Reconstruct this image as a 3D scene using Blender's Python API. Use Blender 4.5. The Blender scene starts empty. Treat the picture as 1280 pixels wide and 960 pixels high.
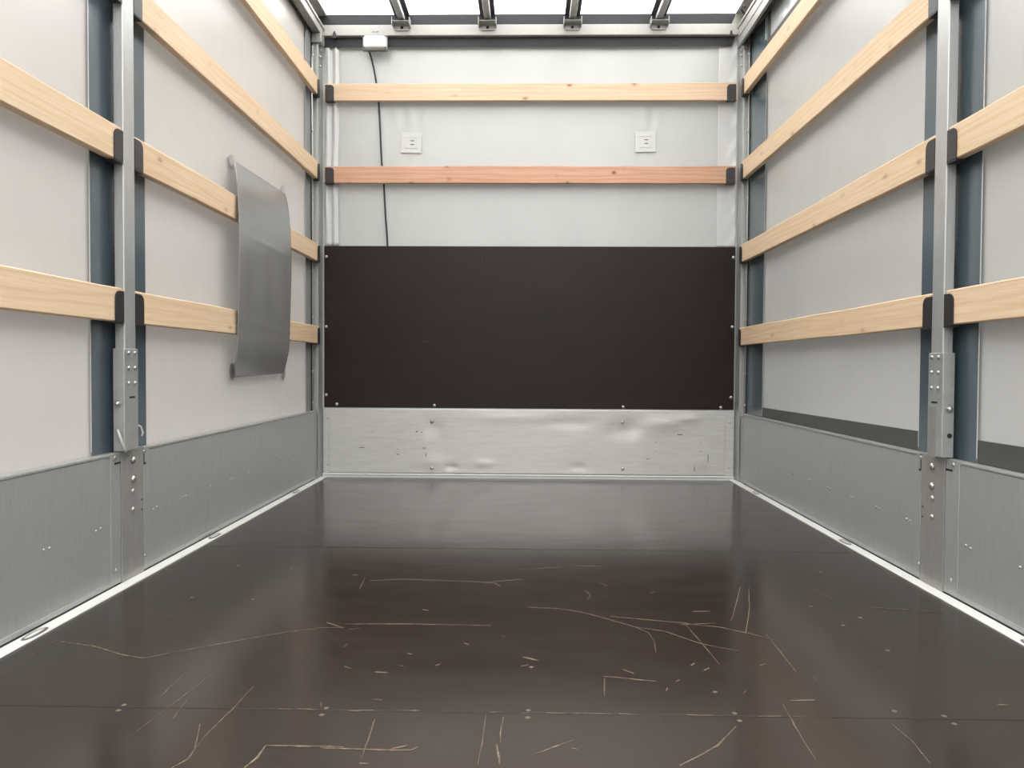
import bpy, bmesh, math, random
from mathutils import Matrix, Vector
random.seed(7)
S = bpy.context.scene
COL = S.collection

# ------------------------------------------------------------------ camera, sky, sun, exposure
cam_d = bpy.data.cameras.new('camera')
cam_o = bpy.data.objects.new('camera', cam_d)
COL.objects.link(cam_o)
cam_d.sensor_fit = 'HORIZONTAL'
cam_d.sensor_width = 36.0
cam_d.lens = 924.0 / 1280.0 * 36.0
cam_d.clip_start = 0.02
right = Vector((0.9997960238836603, 0.019414968633036, 0.005565035435785704))
down = Vector((0.0060281229433860285, -0.023875673406304816, -0.9996967609996418))
fwd = Vector((-0.019276212288796397, 0.9995263934546069, -0.023987839157030327))
m = Matrix.Identity(4)
for i in range(3):
    m[i][0] = right[i]; m[i][1] = -down[i]; m[i][2] = -fwd[i]
m.translation = Vector((-0.00865, 0.0, 0.66335))
cam_o.matrix_world = m
S.camera = cam_o

S.view_settings.view_transform = 'Standard'
S.view_settings.look = 'None'
S.view_settings.gamma = 1.0
S.view_settings.use_curve_mapping = False
S.view_settings.exposure = 2.43

w = bpy.data.worlds.new('overcast_sky')
S.world = w
w.use_nodes = True
wn, wl = w.node_tree.nodes, w.node_tree.links
wn.clear()
wo = wn.new('ShaderNodeOutputWorld'); wb = wn.new('ShaderNodeBackground')
tc = wn.new('ShaderNodeTexCoord'); sep = wn.new('ShaderNodeSeparateXYZ')
rmp = wn.new('ShaderNodeValToRGB')
wl.new(tc.outputs['Generated'], sep.inputs[0])
mr = wn.new('ShaderNodeMapRange'); mr.inputs['From Min'].default_value = -1; mr.inputs['From Max'].default_value = 1
wl.new(sep.outputs['Z'], mr.inputs['Value']); wl.new(mr.outputs[0], rmp.inputs[0])
e = rmp.color_ramp.elements
e[0].position = 0.0; e[0].color = (.04, .039, .038, 1)
e[1].position = 1.0; e[1].color = (1.0, 1.0, 1.0, 1)
k = e.new(.49); k.color = (.05, .049, .047, 1)
k = e.new(.52); k.color = (.15, .152, .155, 1)
k = e.new(.75); k.color = (.80, .80, .80, 1)
wl.new(rmp.outputs[0], wb.inputs[0]); wb.inputs[1].default_value = 1.25
wl.new(wb.outputs[0], wo.inputs[0])

sd = bpy.data.lights.new('sun', 'SUN'); sd.energy = 2.6; sd.angle = math.radians(6); sd.color = (.985, .995, .985)
so = bpy.data.objects.new('sun', sd); COL.objects.link(so)
so.location = (-4, 6, 8)
so.rotation_euler = Vector((0.42, -0.30, -0.85)).to_track_quat('-Z', 'Y').to_euler()

# ------------------------------------------------------------------ materials
def nt(name):
    M = bpy.data.materials.new(name); M.use_nodes = True
    n, l = M.node_tree.nodes, M.node_tree.links
    return M, n, l, n['Principled BSDF'], n['Material Output']
def tex(n, l, scale=(1, 1, 1), rand=False, kind='Object'):
    t = n.new('ShaderNodeTexCoord'); mp = n.new('ShaderNodeMapping')
    mp.inputs['Scale'].default_value = scale
    l.new(t.outputs[kind], mp.inputs[0])
    if rand:
        oi = n.new('ShaderNodeObjectInfo'); mu = n.new('ShaderNodeMath'); mu.operation = 'MULTIPLY'; mu.inputs[1].default_value = 37.0
        cx = n.new('ShaderNodeCombineXYZ')
        l.new(oi.outputs['Random'], mu.inputs[0])
        for q in range(3): l.new(mu.outputs[0], cx.inputs[q])
        l.new(cx.outputs[0], mp.inputs['Location'])
    return mp.outputs[0]
def noise(n, l, vec, scale, detail=4, rough=.55):
    t = n.new('ShaderNodeTexNoise'); t.inputs['Scale'].default_value = scale
    t.inputs['Detail'].default_value = detail; t.inputs['Roughness'].default_value = rough
    l.new(vec, t.inputs['Vector']); return t.outputs['Fac']
def ramp(n, l, fac, stops):
    r = n.new('ShaderNodeValToRGB'); el = r.color_ramp.elements
    el[0].position, el[0].color = stops[0][0], (*stops[0][1], 1)
    el[1].position, el[1].color = stops[-1][0], (*stops[-1][1], 1)
    for p, c in stops[1:-1]:
        q = el.new(p); q.color = (*c, 1)
    l.new(fac, r.inputs[0]); return r.outputs[0]
def mixc(n, l, fac, a, b, mode='MIX'):
    x = n.new('ShaderNodeMix'); x.data_type = 'RGBA'; x.blend_type = mode
    for s_, v in ((0, fac), (6, a), (7, b)):
        if hasattr(v, 'is_output'): l.new(v, x.inputs[s_])
        elif s_ == 0: x.inputs[0].default_value = v
        else: x.inputs[s_].default_value = (*v, 1)
    return x.outputs[2]
def bump(n, l, b, h, strength=.3, dist=.002):
    q = n.new('ShaderNodeBump'); q.inputs['Strength'].default_value = strength; q.inputs['Distance'].default_value = dist
    l.new(h, q.inputs['Height']); l.new(q.outputs[0], b.inputs['Normal'])
def g(v): return (v, v, v)

REF = .75          # overall reflectance of the truck's surfaces
def sc3(c, k=REF): return tuple(x * k for x in c)
def plain(name, c, rough=.5, metal=0.0, var=.06, sc=30, spec=.5):
    c = sc3(c)
    M, n, l, b, o = nt(name)
    f = noise(n, l, tex(n, l), sc)
    l.new(ramp(n, l, f, [(.3, tuple(max(0, x * (1 - var)) for x in c)), (.7, tuple(min(1, x * (1 + var)) for x in c))]), b.inputs['Base Color'])
    b.inputs['Roughness'].default_value = rough; b.inputs['Metallic'].default_value = metal
    b.inputs['Specular IOR Level'].default_value = spec
    return M

def tarp(name, c, trans=.15, rough=.32, tint=None, wrinkle=.25, spec=.55, k=REF):
    c = sc3(c, k); tint = sc3(tint, k) if tint else None
    M, n, l, b, o = nt(name)
    v = tex(n, l)
    f = noise(n, l, v, 2.2, 5, .6)
    base = ramp(n, l, f, [(.3, tuple(x * .95 for x in c)), (.72, tuple(min(1, x * 1.03) for x in c))])
    l.new(base, b.inputs['Base Color'])
    b.inputs['Roughness'].default_value = rough
    b.inputs['Specular IOR Level'].default_value = spec
    fv = noise(n, l, tex(n, l, (1.5, 1.5, .7)), 2.4, 3, .5)
    bump(n, l, b, fv, wrinkle, .03)
    if trans > 0:
        tr = n.new('ShaderNodeBsdfTranslucent'); tr.inputs[0].default_value = (*(tint or c), 1)
        mx = n.new('ShaderNodeMixShader'); mx.inputs[0].default_value = trans
        l.new(b.outputs[0], mx.inputs[1]); l.new(tr.outputs[0], mx.inputs[2]); l.new(mx.outputs[0], o.inputs['Surface'])
    return M

def metal(name, c, rough=.45, brush=(1, 1, 1), scuff=.0, metallic=.9):
    c = sc3(c)
    M, n, l, b, o = nt(name)
    f = noise(n, l, tex(n, l, brush), 18, 5, .6)
    base = ramp(n, l, f, [(.3, tuple(x * .92 for x in c)), (.7, tuple(min(1, x * 1.06) for x in c))])
    if scuff:
        s1 = noise(n, l, tex(n, l, (3, 3, 9)), 5, 6, .7)
        base = mixc(n, l, ramp(n, l, s1, [(.68, g(0)), (.74, g(scuff))]), base, (.64, .645, .64))
    l.new(base, b.inputs['Base Color'])
    l.new(ramp(n, l, noise(n, l, tex(n, l, brush), 7, 4), [(.3, g(rough - .07)), (.7, g(rough + .08))]), b.inputs['Roughness'])
    b.inputs['Metallic'].default_value = metallic
    bump(n, l, b, f, .06, .001)
    return M

def wood(name, light, mid, dark, axis, knot=.5, kscale=5.5):
    """pine board, grain along 'axis' (0 = X, 1 = Y)"""
    light, mid, dark = sc3(light), sc3(mid), sc3(dark)
    M, n, l, b, o = nt(name)
    st = [1, 1, 1]; st[axis] = .07
    v = tex(n, l, tuple(st), True)
    # slow warp so that the rings wander along the board
    w1 = noise(n, l, v, 5, 3, .5)
    wv = n.new('ShaderNodeTexWave'); wv.wave_type = 'BANDS'; wv.bands_direction = 'Z'
    wv.inputs['Scale'].default_value = 11; wv.inputs['Distortion'].default_value = 11
    wv.inputs['Detail'].default_value = 3; wv.inputs['Detail Scale'].default_value = 1.6
    l.new(v, wv.inputs['Vector'])
    st2 = [60, 60, 60]; st2[axis] = 1.6
    fine = noise(n, l, tex(n, l, tuple(st2), True), 3, 5, .6)
    c = ramp(n, l, wv.outputs['Fac'], [(.05, light), (.8, tuple((a + b_) / 2 for a, b_ in zip(light, mid))), (1, mid)])
    c = mixc(n, l, ramp(n, l, fine, [(.35, g(0)), (.75, g(.6))]), c, dark)
    c = mixc(n, l, ramp(n, l, w1, [(.35, g(0)), (.7, g(.35))]), c, tuple(x * 1.12 for x in light))
    # knots
    sk = [11, 11, 11]; sk[axis] = kscale
    vo = n.new('ShaderNodeTexVoronoi'); vo.feature = 'F1'; vo.inputs['Scale'].default_value = 1.0
    vo.inputs['Randomness'].default_value = 1.0
    l.new(tex(n, l, tuple(sk), True), vo.inputs['Vector'])
    kn = ramp(n, l, vo.outputs['Distance'], [(0.0, g(min(1, knot * 1.4))), (.06, g(knot)), (.10, g(knot * .35)), (.2, g(0))])
    c = mixc(n, l, kn, c, (mid[0] * .38, mid[1] * .27, mid[2] * .22))
    l.new(c, b.inputs['Base Color'])
    b.inputs['Roughness'].default_value = .6
    b.inputs['Specular IOR Level'].default_value = .3
    bump(n, l, b, fine, .15, .001)
    return M

M = {}
M['tarp_left'] = tarp('pvc_tarpaulin_left', (.605, .570, .540), .10, tint=(.54, .51, .48))  # warm cast of outside light put into this curtain's colour
M['tarp_right'] = tarp('pvc_tarpaulin_right', (.57, .567, .542), .10, tint=(.51, .51, .49))
M['tarp_back'] = tarp('pvc_tarpaulin_front', (.555, .563, .545), .05)
M['tarp_flap'] = tarp('pvc_flap_white', (.74, .74, .73), .05, rough=.25, wrinkle=.3)
M['roof'] = tarp('roof_tarpaulin_white', (.86, .86, .84), .62, tint=(.90, .90, .88), wrinkle=.1, k=1)
M['roof_edge'] = tarp('roof_edge_beige', (.50, .475, .425), .10, wrinkle=.1)
M['blue'] = tarp('blue_grey_band', (.083, .119, .143), 0, rough=.26, wrinkle=.06, spec=1.0)
M['grey_band'] = tarp('grey_band', (.26, .27, .275), 0, rough=.4, wrinkle=.2)  # light reflected off the band put into its grey
M['hem'] = tarp('dark_grey_hem', (.098, .095, .092), 0, rough=.5, wrinkle=.1, spec=.3)
M['slate'] = tarp('slate_tarp_strip', (.036, .036, .041), 0, rough=.5, wrinkle=.1, spec=.2)
M['window'] = tarp('clear_curtain_strip', (.66, .69, .71), .12, rough=.2, tint=(.74, .78, .80), wrinkle=.6, spec=.9)
M['sheet'] = tarp('grey_pvc_sheet', (.29, .287, .278), .03, rough=.24, wrinkle=.06, spec=1.0)
M['tab'] = tarp('clear_tab', (.50, .48, .455), .0, rough=.3)
M['patch'] = tarp('white_plastic_patch', (.74, .74, .73), .1, rough=.35, wrinkle=.05)
M['alu_board'] = metal('aluminium_board', (.475, .48, .46), .38, (14, 14, .8), .25, .40)
M['alu_strip'] = metal('aluminium_strip', (.50, .505, .485), .40, (14, 14, .8), 0, .45)
M['galv'] = metal('galvanised_steel', (.49, .495, .475), .40, (2, 2, 2), 0, .45)
M['galv_dark'] = metal('dull_galvanised_steel', (.42, .412, .385), .40, (3, 3, 1), 0, .45)
M['kick'] = metal('galvanised_kick_plate', (.72, .71, .67), .42, (.5, 3, 5), .10, .45)
M['post_alu'] = metal('post_aluminium', (.62, .625, .61), .36, (10, 10, 1), 0, .55)
M['rail_alu'] = metal('rail_aluminium', (.44, .432, .41), .50, (10, 1, 10), 0, .45)
M['corner'] = metal('corner_post_aluminium', (.54, .54, .52), .36, (10, 10, 1), 0, .6)
M['bolt'] = metal('zinc_bolt', (.58, .575, .55), .33, metallic=.8)
M['white_metal'] = plain('white_painted_metal', (.47, .462, .43), .4, 0, .03)
M['rim'] = plain('pale_rim_metal', (.78, .78, .75), .42, 0, .05, 14)
M['black'] = plain('black_coated_steel', (.036, .034, .036), .38)
M['dark_gap'] = plain('gap_black', (.012, .012, .012), .7)  # black colour stands for the shade in gaps, slots and holes
M['cable'] = plain('black_cable', (.012, .012, .013), .45)
M['lens'] = plain('white_lamp_lens', (.92, .92, .90), .15, 0, .02)
M['lamp_body'] = plain('grey_lamp_housing', (.16, .16, .17), .4)
M['tan'] = plain('bare_wood_scratch', (.165, .112, .070), .7, 0, .45, 45)
def scratch_mat():
    Mx, n, l, b, o = nt('scratch_bare_wood')
    f = noise(n, l, tex(n, l), 70, 4, .6)
    l.new(ramp(n, l, f, [(.38, (.037, .027, .021)), (.50, (.11, .078, .050)), (.68, (.19, .14, .092))]), b.inputs['Base Color'])
    b.inputs['Roughness'].default_value = .7
    return Mx
M['scratch'] = scratch_mat()
M['roof_band'] = tarp('roof_band_slate', (.085, .084, .090), 0, rough=.5, wrinkle=.1, spec=.3)
M['brass'] = plain('worn_screw_head', (.17, .14, .10), .45, .3, .2)
M['seam'] = plain('floor_seam', (.016, .013, .012), .6)
M['pine_side'] = wood('pine_board_side', (.89, .69, .485), (.81, .575, .37), (.66, .42, .235), 1, .45)
M['pine_back'] = wood('pine_board_front', (.85, .635, .455), (.78, .55, .375), (.60, .38, .23), 0, .75)
M['pine_red'] = wood('pine_board_reddish', (.75, .455, .31), (.63, .345, .215), (.45, .22, .12), 0, .95, 8.5)

def floor_mat():
    Mx, n, l, b, o = nt('phenolic_plywood_floor')
    f = noise(n, l, tex(n, l, (1, 2.2, 1)), 3.2, 6, .6)
    base = ramp(n, l, f, [(.28, (.0175, .0110, .0088)), (.55, (.0205, .0134, .0108)), (.78, (.026, .0175, .0140))])
    s1 = noise(n, l, tex(n, l, (1.2, 30, 1)), 2.2, 5, .65)
    base = mixc(n, l, ramp(n, l, s1, [(.60, g(0)), (.80, g(.22))]), base, (.050, .036, .028))
    s2 = noise(n, l, tex(n, l, (7, 2, 1)), 4, 6, .75)
    base = mixc(n, l, ramp(n, l, s2, [(.72, g(0)), (.78, g(.3))]), base, (.08, .053, .036))
    l.new(ramp(n, l, noise(n, l, tex(n, l, (1, 3, 1)), 4, 5), [(.3, g(.14)), (.7, g(.20))]), b.inputs['Roughness'])
    b.inputs['Specular IOR Level'].default_value = .85
    # pressed wire-mesh: two crossed diagonal waves
    wa = n.new('ShaderNodeTexWave'); wa.bands_direction = 'DIAGONAL'; wa.inputs['Scale'].default_value = 108
    l.new(tex(n, l, (1, 1, 0)), wa.inputs['Vector'])
    wb_ = n.new('ShaderNodeTexWave'); wb_.bands_direction = 'DIAGONAL'; wb_.inputs['Scale'].default_value = 108
    l.new(tex(n, l, (-1, 1, 0)), wb_.inputs['Vector'])
    mx = n.new('ShaderNodeMath'); mx.operation = 'MAXIMUM'
    l.new(wa.outputs['Fac'], mx.inputs[0]); l.new(wb_.outputs['Fac'], mx.inputs[1])
    worn = noise(n, l, tex(n, l, (1, 1, 1)), 1.6, 4)
    k1 = n.new('ShaderNodeMath'); k1.operation = 'MULTIPLY'
    l.new(ramp(n, l, mx.outputs[0], [(.55, g(0)), (.95, g(1))]), k1.inputs[0]); l.new(ramp(n, l, worn, [(.35, g(.18)), (.65, g(.55))]), k1.inputs[1])
    base = mixc(n, l, k1.outputs[0], base, (.040, .029, .0235))
    l.new(base, b.inputs['Base Color'])
    bump(n, l, b, mx.outputs[0], .05, .0006)
    return Mx
M['floor'] = floor_mat()
def panel_mat():
    Mx, n, l, b, o = nt('phenolic_plywood_panel')
    f = noise(n, l, tex(n, l, (1, 1, 4)), 3, 6, .6)
    l.new(ramp(n, l, f, [(.3, (.0125, .0064, .0058)), (.7, (.0185, .0098, .0088))]), b.inputs['Base Color'])
    b.inputs['Roughness'].default_value = .42
    b.inputs['Specular IOR Level'].default_value = .25
    return Mx
M['panel'] = panel_mat()

# ------------------------------------------------------------------ builders
class MB:
    def __init__(s): s.bm = bmesh.new(); s.mi = 0
    def _tag(s, n0):
        if s.mi:
            s.bm.faces.ensure_lookup_table()
            for f in s.bm.faces[n0:]: f.material_index = s.mi
    def box(s, x0, x1, y0, y1, z0, z1, bev=0.0, seg=2):
        n0 = len(s.bm.faces)
        t = bmesh.new()
        r = bmesh.ops.create_cube(t, size=1)
        for v in r['verts']:
            v.co = Vector(((x0 + x1) / 2 + v.co.x * abs(x1 - x0), (y0 + y1) / 2 + v.co.y * abs(y1 - y0), (z0 + z1) / 2 + v.co.z * abs(z1 - z0)))
        if bev: bmesh.ops.bevel(t, geom=t.edges[:], offset=bev, segments=seg, profile=.5, affect='EDGES')
        s._join(t)
        s._tag(n0); return s
    def _join(s, t):
        mp = {v: s.bm.verts.new(v.co) for v in t.verts}
        for f in t.faces:
            try:
                q = s.bm.faces.new([mp[v] for v in f.verts]); q.smooth = f.smooth
            except ValueError: pass
        t.free()
    def prism(s, pts, d):
        """extrude the closed 3-D outline pts by vector d"""
        n0 = len(s.bm.faces)
        d = Vector(d)
        a = [s.bm.verts.new(p) for p in pts]; b = [s.bm.verts.new(Vector(p) + d) for p in pts]
        s.bm.faces.new(a); s.bm.faces.new(list(reversed(b)))
        for i in range(len(a)):
            j = (i + 1) % len(a); s.bm.faces.new((a[j], a[i], b[i], b[j]))
        s._tag(n0); return s
    def tube(s, pts, r, seg=10, cap=True):
        n0 = len(s.bm.faces)
        P = [Vector(p) for p in pts]; rings = []
        for i, p in enumerate(P):
            d = (P[min(i + 1, len(P) - 1)] - P[max(i - 1, 0)]).normalized()
            u = d.orthogonal().normalized() if i == 0 else (u0 - d * u0.dot(d)).normalized()
            u0 = u; v = d.cross(u)
            rings.append([s.bm.verts.new(p + (u * math.cos(2 * math.pi * k / seg) + v * math.sin(2 * math.pi * k / seg)) * r) for k in range(seg)])
        for a, b in zip(rings, rings[1:]):
            for k in range(seg):
                f = s.bm.faces.new((a[k], a[(k + 1) % seg], b[(k + 1) % seg], b[k])); f.smooth = True
        if cap: s.bm.faces.new(list(reversed(rings[0]))); s.bm.faces.new(rings[-1])
        s._tag(n0); return s
    def dome(s, c, nrm, r, h, seg=12, rings=4):
        """button head: dome of radius r, height h on point c along nrm"""
        n0 = len(s.bm.faces)
        c = Vector(c); d = Vector(nrm).normalized(); u = d.orthogonal().normalized(); v = d.cross(u)
        R = []
        for i in range(rings + 1):
            a = math.pi / 2 * i / rings
            if i == rings: R.append([s.bm.verts.new(c + d * h)])
            else: R.append([s.bm.verts.new(c + d * (h * math.sin(a)) + (u * math.cos(2 * math.pi * k / seg) + v * math.sin(2 * math.pi * k / seg)) * (r * math.cos(a))) for k in range(seg)])
        for a, b in zip(R, R[1:]):
            for k in range(seg):
                f = s.bm.faces.new((a[k], a[(k + 1) % seg], b[(k + 1) % seg], b[k]) if len(b) > 1 else (a[k], a[(k + 1) % seg], b[0])); f.smooth = True
        s.bm.faces.new(list(reversed(R[0])))
        s._tag(n0); return s
    def grid(s, fn, nu, nv, thick=None):
        """surface point fn(u, v); thick = offset vector for a second skin"""
        n0 = len(s.bm.faces)
        A = [[s.bm.verts.new(fn(i / nu, j / nv)) for j in range(nv + 1)] for i in range(nu + 1)]
        def skin(A, rev):
            for i in range(nu):
                for j in range(nv):
                    q = [A[i][j], A[i + 1][j], A[i + 1][j + 1], A[i][j + 1]]
                    f = s.bm.faces.new(q[::-1] if rev else q); f.smooth = True
        skin(A, False)
        if thick is not None:
            B = [[s.bm.verts.new(A[i][j].co + Vector(thick)) for j in range(nv + 1)] for i in range(nu + 1)]
            skin(B, True)
            for i in range(nu):
                for j in (0, nv): s.bm.faces.new((A[i][j], A[i + 1][j], B[i + 1][j], B[i][j]))
            for j in range(nv):
                for i in (0, nu): s.bm.faces.new((A[i][j], A[i][j + 1], B[i][j + 1], B[i][j]))
        s._tag(n0); return s

def root_loc(o):
    while o.parent: o = o.parent
    return o.location.copy()
def obj(name, mb, mats, parent=None, base=None, smooth=None):
    """link the collected shapes as ONE mesh; world coordinates in, local coordinates stored"""
    if not isinstance(mats, (list, tuple)): mats = [mats]
    off = root_loc(parent) if parent else Vector(base or (0, 0, 0))
    bmesh.ops.recalc_face_normals(mb.bm, faces=mb.bm.faces[:])
    for v in mb.bm.verts: v.co -= off
    me = bpy.data.meshes.new(name); mb.bm.to_mesh(me); mb.bm.free()
    for k in mats: me.materials.append(M[k])
    o = bpy.data.objects.new(name, me); COL.objects.link(o)
    if parent: o.parent = parent
    else: o.location = off
    return o
def tag(o, label, cat, group=None):
    o['label'] = label; o['category'] = cat
    if group: o['group'] = group
    return o
def thing(name, label, cat, loc, group=None):
    o = bpy.data.objects.new(name, None); o.empty_display_size = .05; COL.objects.link(o)
    o.location = loc
    return tag(o, label, cat, group)
def struct(name, mb, mats, base=None):
    o = obj(name, mb, mats, None, base); o['kind'] = 'structure'; return o
def copy_at(o, dx, parent):
    """copy of a small part (shared mesh) moved by dx"""
    c = o.copy(); COL.objects.link(c); c.parent = parent; c.location = o.location + Vector(dx); return c
def studs(name, pts, nrm, r, h, parent, mat='bolt', seg=12, washer=0):
    """rows of equal button heads: first is built, the others copied"""
    first = None
    for p in pts:
        if first is None:
            mb = MB().dome(p, nrm, r, h, seg)
            if washer: mb.tube([Vector(p), Vector(p) + Vector(nrm).normalized() * .0015], washer, 14)
            first = obj(name, mb, mat, parent); p0 = Vector(p)
        else: copy_at(first, Vector(p) - p0, parent)

FRONT, REAR = 4.385, 0.16          # tarpaulin of the front wall; open rear end
ROWS = [(.789, .889), (1.260, 1.360), (1.729, 1.829), (2.206, 2.307)]   # heights of the slat rows

# ------------------------------------------------------------------ setting: floor, rims, walls, roof
scr = [[(-1.125, 1.536), (-1.133, 1.733), (-1.019, 1.702), (-0.922, 1.652), (-0.867, 1.636), (-0.792, 1.69), (-0.7, 1.748), (-0.631, 1.793), (-0.526, 1.841), (-0.467, 1.849)], [(-0.52, 1.882), (-0.471, 1.849)], [(-0.488, 2.254), (-0.395, 2.275), (-0.272, 2.266), (-0.142, 2.254), (-0.1, 2.243), (-0.084, 2.211)], [(-0.123, 2.255), (-0.012, 2.289)], [(-0.472, 1.872), (-0.311, 1.878), (-0.095, 1.874)], [(-0.002, 2.022), (0.087, 2.011), (0.143, 1.987), (0.21, 1.933), (0.273, 1.875), (0.301, 1.836), (0.305, 1.778), (0.296, 1.707)], [(0.273, 1.875), (0.343, 1.849), (0.388, 1.796), (0.416, 1.766), (0.49, 1.726)], [(0.221, 1.954), (0.288, 1.938), (0.412, 1.909)], [(0.16, 1.572), (0.202, 1.565), (0.269, 1.55)], [(0.162, 1.562), (0.153, 1.478)], [(0.009, 1.249), (0.043, 1.274), (0.079, 1.3)], [(-0.289, 1.369), (-0.285, 1.286), (-0.284, 1.225)], [(-0.362, 1.259), (-0.284, 1.256), (-0.203, 1.256), (-0.194, 1.267)], [(-0.081, 1.395), (-0.082, 1.304), (-0.086, 1.213)], [(-0.048, 1.383), (-0.052, 1.325), (-0.05, 1.282)], [(-0.057, 1.282), (-0.049, 1.214)], [(-0.567, 1.499), (-0.571, 1.393), (-0.579, 1.288), (-0.576, 1.247)], [(-0.576, 1.247), (-0.573, 1.216), (-0.587, 1.189)], [(-0.678, 1.572), (-0.695, 1.412), (-0.711, 1.285)], [(-0.739, 1.582), (-0.734, 1.415)], [(-0.459, 1.264), (-0.322, 1.264)], [(-0.459, 1.264), (-0.459, 1.225), (-0.468, 1.192)], [(0.501, 1.453), (0.491, 1.341), (0.485, 1.245)], [(0.521, 1.468), (0.571, 1.473)], [(0.592, 1.841), (0.588, 1.708), (0.584, 1.605)], [(0.394, 1.909), (0.49, 1.883), (0.542, 1.845), (0.61, 1.793)], [(0.667, 2.232), (0.611, 2.037), (0.544, 1.845)], [(0.642, 2.231), (0.571, 2.036), (0.53, 1.926)], [(0.383, 1.359), (0.331, 1.288), (0.284, 1.247), (0.251, 1.221)], [(0.406, 1.897), (0.417, 1.771), (0.427, 1.643)], [(0.944, 2.056), (1.045, 2.04), (1.126, 2.019)], [(0.445, 2.001), (0.496, 2.006)], [(0.391, 1.897), (0.485, 1.912)], [(0.677, 1.377), (0.682, 1.31), (0.673, 1.241)], [(0.85, 2.238), (0.873, 2.124)], [(-0.406, 1.606), (-0.386, 1.594)], [(-0.332, 1.579), (-0.305, 1.576)], [(-0.014, 1.673), (0.024, 1.652)], [(-0.017, 1.619), (-0.001, 1.628)], [(-0.279, 1.683), (-0.266, 1.679)], [(-0.206, 1.617), (-0.197, 1.626)], [(-0.154, 1.752), (-0.14, 1.742)], [(-0.287, 1.991), (-0.269, 1.985)], [(-0.283, 1.212), (-0.268, 1.21)], [(-0.487, 1.848), (-0.463, 1.844)], [(-0.556, 2.312), (-0.538, 2.313)], [(-0.508, 2.279), (-0.499, 2.171)], [(0.148, 2.453), (0.245, 2.447)], [(0.171, 2.181), (0.181, 2.135), (0.169, 2.098)], [(-0.677, 1.451), (-0.666, 1.351)], [(-0.607, 1.338), (-0.578, 1.253)], [(-0.025, 2.398), (0.107, 2.432)], [(0.311, 1.551), (0.321, 1.559)], [(0.362, 1.636), (0.372, 1.65)], [(0.384, 1.611), (0.398, 1.624)]]
fl = MB()
fl.box(-1.262, 1.262, REAR, 4.40, -.045, 0)
fl.mi = 1
def ribbon(mb, pts, wd, z):
    n = len(pts); L = []; Rr = []
    for i, p in enumerate(pts):
        a = Vector(pts[max(i - 1, 0)]); b = Vector(pts[min(i + 1, n - 1)]); d = (b - a).normalized()
        q = Vector((-d.y, d.x)); t = i / (n - 1) if n > 1 else 0
        ww = (wd + .0016 * abs(d.x)) * (.30 + .70 * math.sin(math.pi * (.12 + .76 * t))) * random.uniform(.55, 1.2)
        L.append(mb.bm.verts.new((p[0] + q.x * ww, p[1] + q.y * ww, z))); Rr.append(mb.bm.verts.new((p[0] - q.x * ww, p[1] - q.y * ww, z)))
    n0 = len(mb.bm.faces)
    for i in range(n - 1): mb.bm.faces.new((L[i], L[i + 1], Rr[i + 1], Rr[i]))
    mb._tag(n0)
def densify(pts, step=.02):
    out = [tuple(pts[0])]
    for a, b in zip(pts, pts[1:]):
        k = max(1, int((Vector(b) - Vector(a)).length / step))
        for i in range(1, k + 1):
            t = i / k
            out.append((a[0] + (b[0] - a[0]) * t + random.uniform(-.0008, .0008), a[1] + (b[1] - a[1]) * t + random.uniform(-.0008, .0008)))
    return out
for s_ in scr:
    s_ = [p for p in s_ if p[1] > REAR]
    ln = sum((Vector(a) - Vector(b)).length for a, b in zip(s_, s_[1:]))
    ribbon(fl, densify(s_), .0009 if ln > .08 else .0022, .0004)
for i in range(30):                                   # short nicks all over the worn sheets
    x = random.uniform(-1.1, 1.1); y = random.uniform(.9, 2.6); a = random.uniform(0, math.pi); r = random.uniform(.008, .035)
    ribbon(fl, densify([(x, y), (x + r * math.cos(a), y + r * math.sin(a))], .008), random.uniform(.0003, .0008), .0004)
fl.mi = 2
for y in (2.668, 1.400):
    n0 = len(fl.bm.faces)
    fl.bm.faces.new([fl.bm.verts.new(p) for p in ((-1.185, y - .0018, .0003), (1.185, y - .0018, .0003), (1.185, y + .0018, .0003), (-1.185, y + .0018, .0003))])
    fl._tag(n0)
for i in range(15):                                   # worn bits along the near sheet joint
    x = random.uniform(-.75, .55); r = random.uniform(.01, .06)
    n0 = len(fl.bm.faces)
    fl.mi = 1; ribbon(fl, densify([(x, 1.400 + random.uniform(-.003, .003)), (x + r, 1.400 + random.uniform(-.003, .003))], .012), .0006, .0005)
floor = struct('floor', fl, ['floor', 'scratch', 'seam'])
sw = [(-0.392, 1.408), (-0.393, 1.38), (-0.001, 1.411), (-0.002, 1.381), (0.395, 1.411), (0.396, 1.381), (-0.788, 1.409), (-0.786, 1.386), (-0.956, 2.409), (-0.773, 2.387), (-1.166, 2.353), (-0.956, 2.071), (-0.777, 2.063), (0.95, 2.408), (0.786, 2.057), (1.164, 2.361), (0.883, 1.969), (0.812, 1.906), (0.846, 1.74), (0.708, 1.429), (0.793, 1.412), (0.795, 1.381), (0.381, 1.503), (-1.155, 2.698), (-1.158, 2.661), (0.006, 1.616), (1.165, 2.676)]
first = None
for x, y in sw:
    if first is None:
        first = obj('screw', MB().dome((x, y, 0), (0, 0, 1), .0052, .0012, 10, 2), 'brass', floor); p0 = Vector((x, y, 0))
    else: copy_at(first, Vector((x, y, 0)) - p0, floor)

for i, s in enumerate((-1, 1)):
    mb = MB().box(s * 1.185, s * 1.2235, REAR, 4.345, 0, .004, .001, 1)
    struct('trim_%d' % (i + 1), mb, 'rim')
struct('trim_3', MB().box(-1.214, 1.214, 4.343, 4.3535, 0, .0155, .001, 1).box(-1.214, 1.214, 4.338, 4.3535, .0155, .0240, .003, 2), 'rim')

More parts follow.
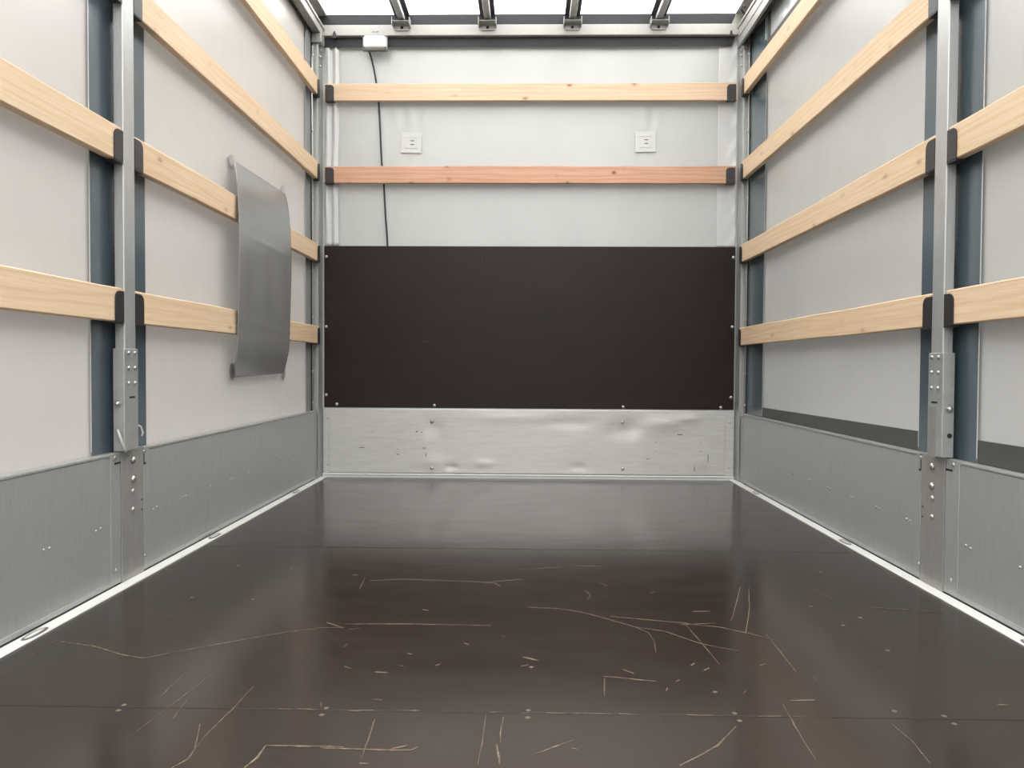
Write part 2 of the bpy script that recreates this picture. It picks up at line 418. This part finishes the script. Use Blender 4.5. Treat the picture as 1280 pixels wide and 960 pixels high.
def curtain(s, seed):
    rnd = random.Random(seed)
    ph = [rnd.uniform(0, 6.28) for _ in range(6)]
    def fn(u, v):
        y = REAR + u * (4.262 - REAR); z = -.045 + v * 2.655
        d = .0016 * math.sin(y * 3.1 + ph[0] + z * .7) + .0012 * math.sin(y * 7.3 + ph[1] - z * 1.9) + .0010 * math.sin(z * 4.2 + ph[2] + y)
        return (s * (1.259 + d), y, z)
    return MB().grid(fn, 120, 60)
def band(s, y0, y1, z0, z1, x=1.2525):
    return MB().box(s * x, s * (x + .0012), y0, y1, z0, z1)
walls = {}
for s, nm in ((-1, 'wall_left'), (1, 'wall_right')):
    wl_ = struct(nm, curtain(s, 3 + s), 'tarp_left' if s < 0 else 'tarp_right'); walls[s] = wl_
    obj('curtain_band', band(s, 2.090, 2.394, .36, 2.60), 'blue', wl_)
    if s < 0:
        obj('curtain_band', band(s, 4.150, 4.246, .36, 2.60), 'grey_band', wl_)
    else:
        obj('curtain_band', band(s, 3.975, 4.246, .36, 2.53), 'blue', wl_)
        hem = MB()
        def hf(y): return .450 + .012 * (4.0 - y) / 1.63
        for a, b in ((2.395, 3.974), (REAR, 2.089)):
            n = 14
            pts = [(1.2545, a + (b - a) * t / n, .36) for t in range(n + 1)] + [(1.2545, a + (b - a) * t / n, hf(a + (b - a) * t / n)) for t in range(n, -1, -1)]
            hem.prism(pts, (.001, 0, 0))
        obj('curtain_hem', hem, 'hem', wl_)
        obj('curtain_window', MB().box(1.2535, 1.2545, REAR, 3.915, 2.388, 2.53), 'window', wl_)
        fr = MB().box(1.2520, 1.2530, REAR, 3.974, 2.352, 2.388).box(1.2520, 1.2530, 3.915, 3.962, 2.388, 2.53)
        obj('window_border', fr, 'hem', wl_)
        obj('curtain_window', MB().box(1.2515, 1.2519, 3.985, 4.003, 2.405, 2.525), 'window', wl_)
    for (ya, yb) in ((2.0865, 2.0900), (2.394, 2.3975), ((3.9715, 3.975) if s > 0 else (4.1465, 4.150))):
        obj('band_piping', band(s, ya, yb, .41, 2.52), 'tarp_flap', wl_)
    obj('gap_strip', MB().box(s * 1.2522, s * 1.270, 4.2485, 4.2925, 0, 2.60), 'dark_gap', wl_)  # dark strip added for the shaded gap between pole and corner post

# front wall: tarpaulin with soft folds
def fw(u, v):
    x = -1.262 + 2.524 * u; z = -.02 + v * 2.74
    d = .0012 * math.sin(x * 5 + z * 2.1) + .0010 * math.sin(x * 2.2 - z * 3 + 1)
    for cx, cz in ((-.694, 1.978), (.681, 1.984)):
        for k, (a, q) in enumerate(((.5, .9), (-.4, 1.1), (.15, -1.0), (-.2, -1.1))):
            t = (x - cx - a * .16 * abs(z - cz) / .3)
            d += .0020 * math.exp(-((z - cz - q * .14) / .12) ** 2) * math.cos(t * 70 + k) * math.exp(-(t / .09) ** 2)
    return (x, FRONT + d, z)
wb_ = struct('wall_back', MB().grid(fw, 150, 110), 'tarp_back')
def flapfn(x0, x1, amp, fr, z0=1.371, z1=2.575, ph=0):
    def fn(u, v):
        x = x0 + (x1 - x0) * u; z = z0 + (z1 - z0) * v
        return (x, 4.3765 - amp * (abs(math.sin(u * math.pi * fr + .35 * math.sin(v * 5 + ph) + ph)) ** 1.5) + .0015 * math.sin(v * 17 + u * 9), z)
    return fn
obj('tarp_flap', MB().grid(flapfn(-1.206, -1.119, .015, 2.0, z1=2.572, ph=.2), 40, 60, (0, .0012, 0)), 'tarp_flap', wb_)
def rflap(u, v):
    x = 1.101 + .110 * u; z = 1.371 + 1.204 * v
    d = .0030 * math.sin(v * 26 + u * 5 + 2 * math.sin(v * 9)) * u + .0022 * math.sin(v * 57 - u * 8) * u * u
    return (x, 4.3765 - d - .002, z)
obj('tarp_flap', MB().grid(rflap, 24, 120, (0, .0012, 0)), 'tarp_flap', wb_)
st = MB().prism([(-1.206, 4.3585, 2.526), (1.172, 4.3585, 2.530), (1.192, 4.3585, 2.5825), (-1.206, 4.3585, 2.5825)], (0, .0012, 0))
obj('tarp_hem', st, 'slate', wb_)
fa = MB().prism([(-1.262, 4.372, 2.640), (1.163, 4.372, 2.640), (1.200, 4.372, 2.722), (-1.262, 4.372, 2.722)], (0, .0012, 0))
obj('tarp_fascia', fa, 'slate', wb_)
fb = MB().prism([(1.164, 4.3725, 2.640), (1.262, 4.3725, 2.640), (1.262, 4.3725, 2.722), (1.201, 4.3725, 2.722)], (0, .0012, 0))
obj('fascia_end', fb, 'roof_edge', wb_)

# roof
def rf(u, v):
    x = -1.27 + 2.54 * u; y = REAR + (4.40 - REAR) * v
    return (x, y, 2.726 + .003 * math.sin(x * 12.7))
roof = struct('ceiling', MB().grid(rf, 60, 40), 'roof')
for s in (-1, 1):
    obj('roof_edge_strip', MB().box(s * 1.192, s * 1.264, REAR, 4.371, 2.716, 2.7175), 'roof_edge', roof)
    obj('roof_side_drop', MB().box(s * 1.2635, s * 1.2650, REAR, 4.371, 2.50, 2.722), 'roof_edge', roof)
for x in (-.749, -.248, .248, .749):
    obj('roof_seam_band', MB().box(x - .045, x + .045, REAR, 4.371, 2.714, 2.7155), 'roof_band', roof)

# header beam over the front wall
hb = MB().box(-1.2165, 1.2165, 4.332, 4.3695, 2.583, 2.645, .003, 2)
header = struct('trim_4', hb, 'white_metal')
clip0 = MB().prism([(-1.145, 4.325, 2.568), (-1.128, 4.325, 2.566), (-1.126, 4.325, 2.588), (-1.134, 4.325, 2.606), (-1.140, 4.325, 2.606), (-1.148, 4.325, 2.586)], (0, .0068, 0))
c0 = obj('black_clip', clip0, 'black', header)
c1 = MB().prism([(1.152, 4.325, 2.572), (1.168, 4.325, 2.574), (1.164, 4.325, 2.602), (1.154, 4.325, 2.602)], (0, .0068, 0))
obj('black_clip', c1, 'black', header)
mk = MB()
for dx, w_ in ((-.022, .007), (-.012, .003), (-.006, .006), (.004, .010)):
    mk.box(-.895 + dx, -.895 + dx + w_, 4.3308, 4.3318, 2.600, 2.607)
obj('printed_mark', mk, 'lamp_body', header)

# side roof rails
for i, s in enumerate((-1, 1)):
    r = MB()
    r.box(s * 1.200, s * 1.2500, REAR, 4.330, 2.566 if s < 0 else 2.556, 2.626, .004, 2)
    if s > 0: r.box(1.200, 1.208, REAR, 4.330, 2.497, 2.558, .002, 1)
    r.box(s * 1.194, s * 1.2000, REAR, 4.330, 2.612, 2.630, .002, 1)
    if s > 0:
        r.box(s * 1.195, s * 1.2005, REAR, 4.330, 2.500, 2.516, .002, 1)
        r.box(s * 1.197, s * 1.2005, REAR, 4.330, 2.556, 2.566, .002, 1)
    rl = struct('trim_%d' % (5 + i), r, 'rail_alu')
    if s > 0: obj('rail_gap_strip', MB().box(1.202, 1.2115, REAR, 4.26, 2.488, 2.4965), 'dark_gap', rl)  # dark strip added for the shaded gap below the rail
    else: obj('rail_gap_strip', MB().box(-1.2495, -1.243, REAR, 4.26, 2.556, 2.5655), 'dark_gap', rl)
    e_ = MB().box(s * (1.192 if s < 0 else 1.2085), s * 1.2505, 4.250, 4.322, 2.510 if s < 0 else 2.470, 2.5655 if s < 0 else 2.5555, .004, 2)
    obj('rail_end_fitting', e_, 'galv_dark', rl)
    if s > 0:
        obj('rail_hook', MB().tube([(1.196, 4.19, 2.631), (1.175, 4.19, 2.660), (1.182, 4.17, 2.668), (1.192, 4.165, 2.655)], .005), 'black', rl)

# ------------------------------------------------------------------ dropside boards
SIDE = {-1: 'left', 1: 'right'}
def board(s, y0, y1, where, pairs, zpair, endstrips, marks):
    b = thing('dropside_board', where, 'side board', (s * 1.236, (y0 + y1) / 2, .01), 'aluminium dropside boards')
    p = MB().box(s * 1.225, s * 1.248, y0, y1, .010, .392, .003, 2)
    p.box(s * 1.223, s * 1.250, y0, y1, .390, .400, .003, 2)
    p.box(s * 1.2228, s * 1.232, y0, y1, .0085, .022, .002, 2)
    obj('board_panel', p, 'alu_board', b)
    for a, c in endstrips:
        obj('end_strip', MB().box(s * 1.2222, s * 1.2252, a, c, .009, .401, .001, 1), 'alu_strip', b)
        ym = (a + c) / 2
        edge = ym + (.006 if ym < 2.2 else -.004)
        studs('rivet', [(s * 1.2222, edge - .01, .386), (s * 1.2222, edge - .008, .052)], (-s, 0, 0), .0068, .004, b)
    pts = []
    for y in pairs: pts += [(s * 1.225, y - .011, zpair + random.uniform(-.003, .003)), (s * 1.225, y + .011, zpair + .002)]
    studs('small_rivet', pts, (-s, 0, 0), .0046, .0032, b, seg=8)
    for (ya, yb, za, zb) in marks:
        obj('slot', MB().box(s * 1.2216, s * 1.2226, ya, yb, za, zb), 'dark_gap', b)
    return b
BP = [2.395, 2.602, 2.812, 3.020, 3.228, 3.435, 3.645, 3.84, 4.03]
board(-1, 2.318, 4.256, 'silver aluminium lower board on left wall between post and front corner', BP, .191, [(2.318, 2.352), (4.222, 4.256)], [(2.3185, 2.3225, .345, .395), (2.3225, 2.332, .345, .351)])
board(1, 2.318, 4.256, 'silver aluminium lower board on right wall between post and front corner', BP, .174, [(2.318, 2.352), (4.222, 4.256)], [(2.3185, 2.3225, .345, .395), (2.3225, 2.332, .345, .351)])
NP = [1.845, 2.072]; NP2 = [.6 + .209 * i for i in range(6)] + NP
board(-1, REAR, 2.184, 'silver aluminium lower board on left wall at near edge of photo', NP2, .190, [(2.132, 2.184)], [(2.152, 2.184, .366, .372)])
board(1, REAR, 2.184, 'silver aluminium lower board on right wall at near edge of photo', NP2, .167, [(2.116, 2.184)], [(2.150, 2.184, .366, .372)])

# ------------------------------------------------------------------ posts with slat pockets
def pocket(mb, s, y0, y1, zb, zt, far):
    """steel pocket plate lapping a slat end; top corner rounded on the free side"""
    r = .022; pts = []
    free, fixed = (max(y0, y1), min(y0, y1)) if far else (min(y0, y1), max(y0, y1))
    sg = 1 if far else -1
    pts.append((s * 1.2030, fixed, zb)); pts.append((s * 1.2030, free, zb))
    for k in range(7):
        a = math.pi / 2 * k / 6
        pts.append((s * 1.2030, free - sg * r + sg * r * math.cos(a), zt - r + r * math.sin(a)))
    pts.append((s * 1.2030, fixed, zt))
    mb.prism(pts, (s * .003, 0, 0))
    mb.box(s * 1.2030, s * 1.2365, min(y0, y1), max(y0, y1), zb - .005, zb - .002)
    return mb
def side_post(s):
    L = 'left' if s < 0 else 'right'
    t = thing('side_post', 'silver square post halfway along the %s wall, from floor to roof' % L, 'post', (s * 1.215, 2.21, 0), 'wall posts')
    obj('upper_tube', MB().box(s * 1.2030, s * 1.2330, 2.178, 2.240, .60, 2.520, .003, 2), 'post_alu', t)
    sl = MB().box(s * 1.1995, s * 1.2345, 2.168, 2.2465, .404, .710, .0025, 2)
    sleeve = obj('sleeve', sl, 'galv', t)
    pts = [(s * 1.1995, y, z) for z in (.697, .652, .606) for y in (2.191, 2.226)]
    studs('bolt', pts, (-s, 0, 0), .0062, .0055, sleeve)
    obj('slot', MB().box(s * 1.1990, s * 1.1998, 2.195, 2.226, .5605, .5665), 'dark_gap', sleeve)
    studs('nut', [(s * 1.219, 2.168, .546)], (0, -1, 0), .0085, .012, sleeve, washer=.013)
    if s < 0:
        obj('lever', MB().tube([(-1.222, 2.166, .468), (-1.216, 2.160, .466), (-1.206, 2.158, .440), (-1.195, 2.160, .408), (-1.197, 2.172, .4035)], .0045), 'white_metal', t)
        obj('lever', MB().tube([(-1.206, 2.252, .475), (-1.202, 2.262, .470), (-1.198, 2.268, .450), (-1.200, 2.262, .440)], .0035), 'white_metal', t)
    else:
        obj('tongue', MB().box(1.1985, 1.1997, 2.198, 2.240, .40, .552, .0005, 1), 'galv_dark', sleeve)
        obj('hole', MB().tube([(1.222, 2.1676, .468), (1.222, 2.1684, .468)], .0075, 14), 'dark_gap', sleeve)
    pl = MB().box(s * 1.2215, s * 1.246, 2.1885, 2.3150, .0045, .4035, .0015, 2)
    plate = obj('hinge_plate', pl, 'galv_dark', t)
    studs('bolt', [(s * 1.2215, 2.252, .368), (s * 1.2215, 2.252, .309)], (-s, 0, 0), .0110, .010, plate)
    studs('bolt', [(s * 1.2215, 2.250, .272), (s * 1.2215, 2.250, .215)], (-s, 0, 0), .0085, .007, plate)
    for zz in (.236, .205):
        obj('small_hole', MB().tube([(s * 1.2210, 2.304, zz), (s * 1.2216, 2.304, zz)], .0035, 8), 'dark_gap', plate)
    for k, (zb, zt) in enumerate(ROWS):
        obj('slat_pocket', pocket(MB(), s, 2.2415, 2.2915, zb - .001, zt - .010, True), 'black', t)
        if k < 3: obj('slat_pocket', pocket(MB(), s, 2.1765, 2.1315, zb - .001, zt - .010, False), 'black', t)
    return t
side_post(-1); side_post(1)

def corner_post(s):
    L = 'left' if s < 0 else 'right'
    t = thing('corner_post', 'grey metal corner post beside the %s end of the dark front panel' % L, 'post', (s * 1.245, 4.31, 0), 'corner posts')
    p = MB().box(s * 1.2175, s * 1.2480, 4.264, 4.3725, .0045, 2.508, .003, 2)
    p.box(s * 1.2125, s * 1.2175, 4.262, 4.268, .0045, 2.508, .001, 1)
    obj('post_tube', p, 'corner', t)
    pole = obj('curtain_pole', MB().tube([(s * 1.243, 4.2505, .405), (s * 1.243, 4.2505, 2.49)], .0045), 'white_metal', t)
    for z in (.44, .62, .93, 1.20, 1.62, 2.0, 2.43):
        obj('pole_clip', MB().box(s * 1.236, s * 1.2475, 4.244, 4.2575, z, z + .016, .003, 2), 'bolt', pole)
    studs('bolt', [(s * 1.2175, 4.305, 2.487), (s * 1.2175, 4.305, 2.450), (s * 1.2175, 4.305, 2.395)], (-s, 0, 0), .007, .012, t)
    obj('latch_slot', MB().box(s * 1.2180, s * 1.2195, 4.2625, 4.2638, .06, .385), 'dark_gap', t)
    for k, (zb, zt) in enumerate(ROWS):
        obj('slat_pocket', pocket(MB(), s, 4.2615, 4.2200, zb - .001, zt - .010, False), 'black', t)
    for zb, zt in (ROWS[2], ROWS[3]):
        r = .020; x0, x1 = 1.192, 1.140; pts = [(s * x0, 4.3265, zb), (s * x1, 4.3265, zb)]
        for q in range(7):
            a = math.pi / 2 * q / 6; pts.append((s * (x1 + r - r * math.cos(a)), 4.3265, zt - .010 - r + r * math.sin(a)))
        pts.append((s * x0, 4.3265, zt - .010))
        pk = MB().prism(pts, (0, .003, 0)).box(s * x1, s * x0, 4.3265, 4.3560, zb - .004, zb - .001)
        obj('slat_pocket', pk, 'black', t)
    return t
corner_post(-1); corner_post(1)

# ------------------------------------------------------------------ wooden slats
def slat_side(s, y0, y1, row, label, mat='pine_side'):
    zb, zt = ROWS[row]
    rnd = random.Random(row * 7 + s * 3 + int(y0 * 10))
    ph = rnd.uniform(0, 6)
    b = MB()
    n = 40
    def sec(y):
        k = .0012 * math.sin(y * 3 + ph) + .0008 * math.sin(y * 9 + ph * 2)
        return k
    prof = [(0, .003), (.003, 0), (.024, 0), (.027, .003), (.027, .097), (.024, .1), (.003, .1), (0, .097)]
    hgt = zt - zb
    rings = []
    for i in range(n + 1):
        y = y0 + (y1 - y0) * i / n
        rings.append([b.bm.verts.new((s * (1.2072 + px), y, zb + pz * hgt / .1 + sec(y) * (1 if pz > .05 else .6))) for px, pz in prof])
    for a, c in zip(rings, rings[1:]):
        for k in range(8): b.bm.faces.new((a[k], a[(k + 1) % 8], c[(k + 1) % 8], c[k]))
    b.bm.faces.new(rings[0]); b.bm.faces.new(rings[-1])
    o = obj('wooden_slat', b, mat, None, (s * 1.2192, (y0 + y1) / 2, zb))
    return tag(o, label, 'slat', 'pine slats along the side walls')
ORD = ['lowest', 'second-lowest', 'third-lowest', 'topmost']
for s in (-1, 1):
    L = 'left' if s < 0 else 'right'
    for r in range(4):
        extra = ''
        if s < 0 and r < 2: extra = ', passing behind the grey sheet'
        lab = '%s long pine slat on the %s wall%s' % (ORD[r], L, extra or ' between post and front corner')
        slat_side(s, 2.244, 4.258, r, lab)
    for r in range(2):
        slat_side(s, REAR + .02, 2.174, r, '%s pine slat on the %s wall at the near edge of the photo' % (('lower', 'upper')[r], L))
def slat_back(row, mat, label):
    zb, zt = ROWS[row]
    b = MB(); n = 60
    prof = [(0, .003), (.003, 0), (.019, 0), (.022, .003), (.022, .097), (.019, .1), (.003, .1), (0, .097)]
    rings = []
    for i in range(n + 1):
        x = -1.198 + 2.396 * i / n
        k = .0012 * math.sin(x * 4 + row) + .0007 * math.sin(x * 13)
        rings.append([b.bm.verts.new((x, 4.3305 + py, zb + pz * (zt - zb) / .1 + (k if pz > .05 else 0))) for py, pz in prof])
    for a, c in zip(rings, rings[1:]):
        for k in range(8): b.bm.faces.new((a[k], a[(k + 1) % 8], c[(k + 1) % 8], c[k]))
    b.bm.faces.new(rings[0]); b.bm.faces.new(rings[-1])
    o = obj('wooden_slat', b, mat, None, (0, 4.3415, zb))
    return tag(o, label, 'slat', 'pine slats across the front wall')
slat_back(3, 'pine_back', 'upper pale pine slat across the front wall just below the lamp')
slat_back(2, 'pine_red', 'lower reddish knotty pine slat across the front wall above dark panel')

# ------------------------------------------------------------------ front panel and kick plate
t = thing('plywood_panel', 'dark brown plywood panel across the front wall', 'panel', (0, 4.362, .414))
pn = MB().box(-1.2055, 1.2085, 4.3555, 4.3675, .4145, 1.3655, .001, 1)
obj('panel_sheet', pn, 'panel', t)
obj('top_edge', MB().box(-1.2055, 1.2085, 4.3550, 4.3680, 1.3652, 1.3672), 'tan', t)
studs('bolt', [(-1.192, 4.3555, 1.303), (-1.193, 4.3555, .891), (-1.193, 4.3555, .488), (-1.13, 4.3555, .433), (-.551, 4.3555, .429), (.562, 4.3555, .427), (1.133, 4.3555, .427), (1.196, 4.3555, 1.305), (1.194, 4.3555, .899), (1.192, 4.3555, .487)], (0, -1, 0), .0098, .008, t)
sc = MB()
for x, z, w_, h_ in ((-.622, .806, .034, .002), (-.275, 1.273, .004, .004), (-.275, 1.283, .002, .008), (.11, 1.08, .003, .003)):
    sc.box(x, x + w_, 4.3549, 4.3556, z, z + h_)
obj('scratch', sc, 'tan', t)

t = thing('kick_plate', 'dented galvanised metal strip under the dark panel on the front wall', 'metal plate', (0, 4.36, .024))
dents = [(-.56, .30, .05, .05, .0035), (-.56, .09, .07, .04, -.003), (.56, .29, .09, .05, .0035), (.80, .33, .10, .04, -.004), (.62, .31, .05, .05, .003), (.95, .36, .06, .02, -.003),
         (-.45, .065, .03, .015, .004), (-.25, .09, .05, .02, -.003), (.30, .07, .04, .02, .003), (-.1, .36, .2, .03, -.002), (.25, .33, .14, .03, .0025), (1.0, .1, .08, .04, -.002)]
def kf(u, v):
    x = -1.207 + 2.416 * u; z = .026 + v * .3865
    d = .0007 * math.sin(x * 6 + z * 4)
    for cx, cz, sx, sz, a in dents: d += 1.9 * a * math.exp(-((x - cx) / sx) ** 2 - ((z - cz) / sz) ** 2)
    return (x, 4.3530 + d * .8, z)
obj('plate_sheet', MB().grid(kf, 180, 40, (0, .0012, 0)), 'kick', t)
obj('top_edge', MB().box(-1.207, 1.2085, 4.3515, 4.3552, .4105, .4138), 'alu_strip', t)
for x0, x1 in ((-1.2065, -1.176), (1.158, 1.2075)):
    obj('end_strip', MB().box(x0, x1, 4.3485, 4.3505, .026, .409, .0008, 1), 'kick', t)
studs('rivet', [(-.565, 4.3545, .334), (-.564, 4.3505, .058), (.558, 4.3545, .337), (.561, 4.3525, .063)], (0, -1, 0), .0105, .009, t)
studs('small_rivet', [(-1.184, 4.3485, .353), (-1.184, 4.3485, .077), (1.184, 4.3485, .341), (1.187, 4.3485, .073)], (0, -1, 0), .0062, .004, t)
studs('small_rivet', [(-.765, 4.352, .222), (-.765, 4.352, .172), (.755, 4.352, .222), (.755, 4.352, .17), (1.02, 4.352, .222), (1.02, 4.352, .17), (-1.01, 4.352, .22)], (0, -1, 0), .0045, .003, t)
sc = MB()
for x, z, w_, h_ in ((-.995, .176, .03, .004), (-.775, .137, .017, .004), (-.66, .272, .012, .006), (-.63, .268, .010, .004), (-.62, .176, .022, .003), (-.60, .125, .003, .02), (-.92, .268, .004, .005), (.88, .266, .03, .004), (1.06, .11, .003, .04), (.70, .12, .02, .003), (.98, .05, .003, .03)):
    sc.box(x, x + w_, 4.3500, 4.3515, z, z + h_)
obj('scratch', sc, 'hem', t)

# ------------------------------------------------------------------ roof rails (bows) with end brackets
for x, lab in ((-.742, 'first roof bar from the left, above the lamp end'), (-.245, 'second roof bar from the left under the white roof'), (.245, 'third roof bar from the left under the white roof'), (.742, 'fourth roof bar from the left, nearest the right wall')):
    t = thing('roof_bar', 'silver lengthwise ' + lab, 'roof bar', (x, 4.3, 2.66), 'roof bars')
    r = MB().box(x - .019, x + .019, REAR, 4.318, 2.654, 2.684, .006, 3)
    obj('bar', r, 'post_alu', t)
    b = MB()
    b.prism([(x - .052, 4.3285, 2.640), (x + .052, 4.3285, 2.640), (x + .038, 4.3285, 2.608), (x - .038, 4.3285, 2.608)], (0, -.004, 0))
    b.box(x - .052, x - .048, 4.270, 4.3285, 2.622, 2.662, .001, 1); b.box(x + .048, x + .052, 4.270, 4.3285, 2.622, 2.662, .001, 1)
    b.box(x - .052, x + .052, 4.270, 4.3285, 2.638, 2.642, .001, 1)
    br = obj('end_bracket', b, 'galv', t)
    obj('bracket_recess', MB().box(x - .046, x + .046, 4.282, 4.3280, 2.6425, 2.652), 'black', br)  # black block put in for the shade of the bracket's recess
    obj('bracket_hole', MB().tube([(x, 4.3236, 2.624), (x, 4.3244, 2.624)], .009, 14), 'dark_gap', br)

# ------------------------------------------------------------------ lamp and cable
t = thing('interior_lamp', 'small white rectangular lamp on the header beam at the left', 'lamp', (-.895, 4.325, 2.528))
hs = MB().box(-.966, -.824, 4.300, 4.3255, 2.4905, 2.570, .006, 3)
obj('housing', hs, 'galv', t)
obj('bottom_strip', MB().box(-.963, -.827, 4.302, 4.3255, 2.486, 2.4903, .001, 1), 'lamp_body', t)  # dark strip along the bottom of the housing
def lens(u, v):
    x = -.961 + .132 * u; z = 2.496 + .070 * v
    a = 2 * u - 1; c = 2 * v - 1
    r = max(0, 1 - abs(a) ** 8) * max(0, 1 - abs(c) ** 6)
    k = 1 - .07 * (abs(a) ** 4) * (abs(c) ** 4)
    cx, cz = -.895, 2.531
    return (cx + (x - cx) * k, 4.2985 - .011 * r ** .5, cz + (z - cz) * k)
obj('lens', MB().grid(lens, 28, 20, (0, .003, 0)), 'lens', t)
studs('lens_screw', [(x, 4.2988, z) for x in (-.958, -.832) for z in (2.499, 2.563)], (0, -1, 0), .0045, .012, t, 'lamp_body')
cb = MB()
ctl = [(-.935, 4.320, 2.492), (-.931, 4.345, 2.478), (-.922, 4.366, 2.44), (-.905, 4.371, 2.35), (-.889, 4.3715, 2.24), (-.878, 4.371, 2.05), (-.868, 4.371, 1.86), (-.857, 4.371, 1.75), (-.846, 4.3715, 1.56), (-.835, 4.3735, 1.40), (-.832, 4.3737, 1.30)]
def catmull(P, k=6):
    P = [Vector(p) for p in P]; out = []
    for i in range(len(P) - 1):
        a, b, c, d = P[max(i - 1, 0)], P[i], P[i + 1], P[min(i + 2, len(P) - 1)]
        for j in range(k):
            q = j / k
            out.append(.5 * ((2 * b) + (c - a) * q + (2 * a - 5 * b + 4 * c - d) * q * q + (3 * b - a - 3 * c + d) * q ** 3))
    return out + [P[-1]]
cb.tube(catmull(ctl), .0052)
tag(obj('lamp_cable', cb, 'cable', None, (-.88, 4.37, 1.9)), 'black cable hanging from the lamp down behind the two slats', 'cable')

# ------------------------------------------------------------------ square patches on the front tarpaulin
for cx, cz, rot, lab in ((-.694, 1.978, -.03, 'left of the two white square patches between slats on the front wall'), (.681, 1.984, .015, 'right of the two white square patches between slats on the front wall')):
    t = thing('tarp_patch', lab, 'patch', (cx, 4.379, cz), 'white patches on the front wall')
    def q(x, z, r=rot): return (cx + x * math.cos(r) - z * math.sin(r), cz + x * math.sin(r) + z * math.cos(r))
    def rect(mb, x0, x1, z0, z1, ya, yb):
        mb.prism([(q(x, z)[0], ya, q(x, z)[1]) for x, z in ((x0, z0), (x1, z0), (x1, z1), (x0, z1))], (0, yb - ya, 0)); return mb
    obj('patch_sheet', rect(MB(), -.060, .060, -.060, .060, 4.3775, 4.3795), 'patch', t)
    fr = MB()
    for a in ((-.036, .036, .030, .034), (-.036, .036, -.034, -.030), (-.036, -.032, -.030, .030), (.032, .036, -.030, .030)): rect(fr, *a, 4.3758, 4.3776)
    obj('raised_frame', fr, 'patch', t)
    for z in (.008, -.014):
        obj('slot', rect(MB(), -.006, .016, z, z + .005, 4.3768, 4.3776), 'hem', t)

# ------------------------------------------------------------------ grey sheet on the left wall
t = thing('grey_sheet', 'grey plastic sheet draped over two slats on the left wall', 'sheet', (-1.2, 3.35, .6))
def sheet(u, v):
    # u: 0 near edge .. 1 far edge ; v: 0 bottom .. 1 top
    z0, z1 = .610, 1.513
    z = z0 + (z1 - z0) * v
    # bulge over the slats (inner face at 1.207)
    if v < .20: x = 1.2300 - (1.2300 - 1.197) * math.sin(v / .20 * math.pi / 2)
    elif v > .84: x = 1.2300 - (1.2300 - 1.197) * math.sin((1 - v) / .16 * math.pi / 2)
    else: x = 1.197 - .011 * math.sin(math.pi * ((.84 - v) / .64) ** .8)
    x -= .003 * math.sin(u * math.pi) + .0022 * math.sin(u * 17 + v * 2) * math.exp(-((v - .45) / .22) ** 2) + .0015 * math.exp(-((v - .27 + .05 * u) / .012) ** 2) + .0012 * math.exp(-((v - .66 + .02 * u) / .01) ** 2)
    ya = 3.045 - .035 * math.sin(v * math.pi) ** .8 + .035 * (v > .9) * (v - .9) / .1 + .03 * (v < .06) * (.06 - v) / .06
    yb = 3.700 - .010 * math.sin(v * math.pi) + .03 * (v > .9) * (v - .9) / .1
    return (-x, ya + (yb - ya) * u, z + .012 * u)
obj('sheet_face', MB().grid(sheet, 60, 90, (-.0015, 0, 0)), 'sheet', t)
for y, z, a in ((3.098, 1.515, .020), (3.752, 1.545, .016), (3.092, .634, .022), (3.752, .625, .022)):
    tb = MB(); pts = []
    for k in range(18):
        an = 2 * math.pi * k / 18; pts.append((-1.2490, y + .030 * math.cos(an), z + (.030 if a > .021 else .024) * math.sin(an) * 1.25))
    tb.prism(pts, (.0012, 0, 0))
    o_ = obj('adhesive_tab', tb, 'tab', t); o_['label'] = 'clear round adhesive tab'

# ------------------------------------------------------------------ lashing cups in the floor rims
def cup(s, y, lab):
    t = thing('lashing_cup', lab, 'lashing ring', (s * 1.2035, y, .004), 'lashing rings in the floor rims')
    cx = s * 1.2035
    def oval(a, b, z, n=28): return [(cx + b * math.cos(2 * math.pi * k / n), y + a * (abs(math.sin(2 * math.pi * k / n)) ** .8) * (1 if math.sin(2 * math.pi * k / n) >= 0 else -1), z) for k in range(n)]
    obj('cup', MB().prism(oval(.046, .0135, .0040), (0, 0, .0006)), 'lamp_body', t)  # flat dark oval, shade at the ends of the recess put into its colour
    ring = oval(.036, .0085, .0062); ring.append(ring[0])
    obj('ring', MB().tube(ring, .0022, 8, False), 'bolt', t)
    obj('cup_floor', MB().prism(oval(.034, .0100, .0046), (0, 0, .0004)), 'rim', t)
cup(-1, 1.766, 'nearest lashing ring in the left floor rim')
cup(-1, 2.806, 'middle lashing ring in the left floor rim, past the post')
cup(-1, 3.812, 'farthest lashing ring in the left floor rim, by the front corner')
cup(1, 1.766, 'nearest lashing ring in the right floor rim, at the photo edge')
cup(1, 2.811, 'middle lashing ring in the right floor rim, past the post')
cup(1, 3.90, 'farthest lashing ring in the right floor rim, by the front corner')
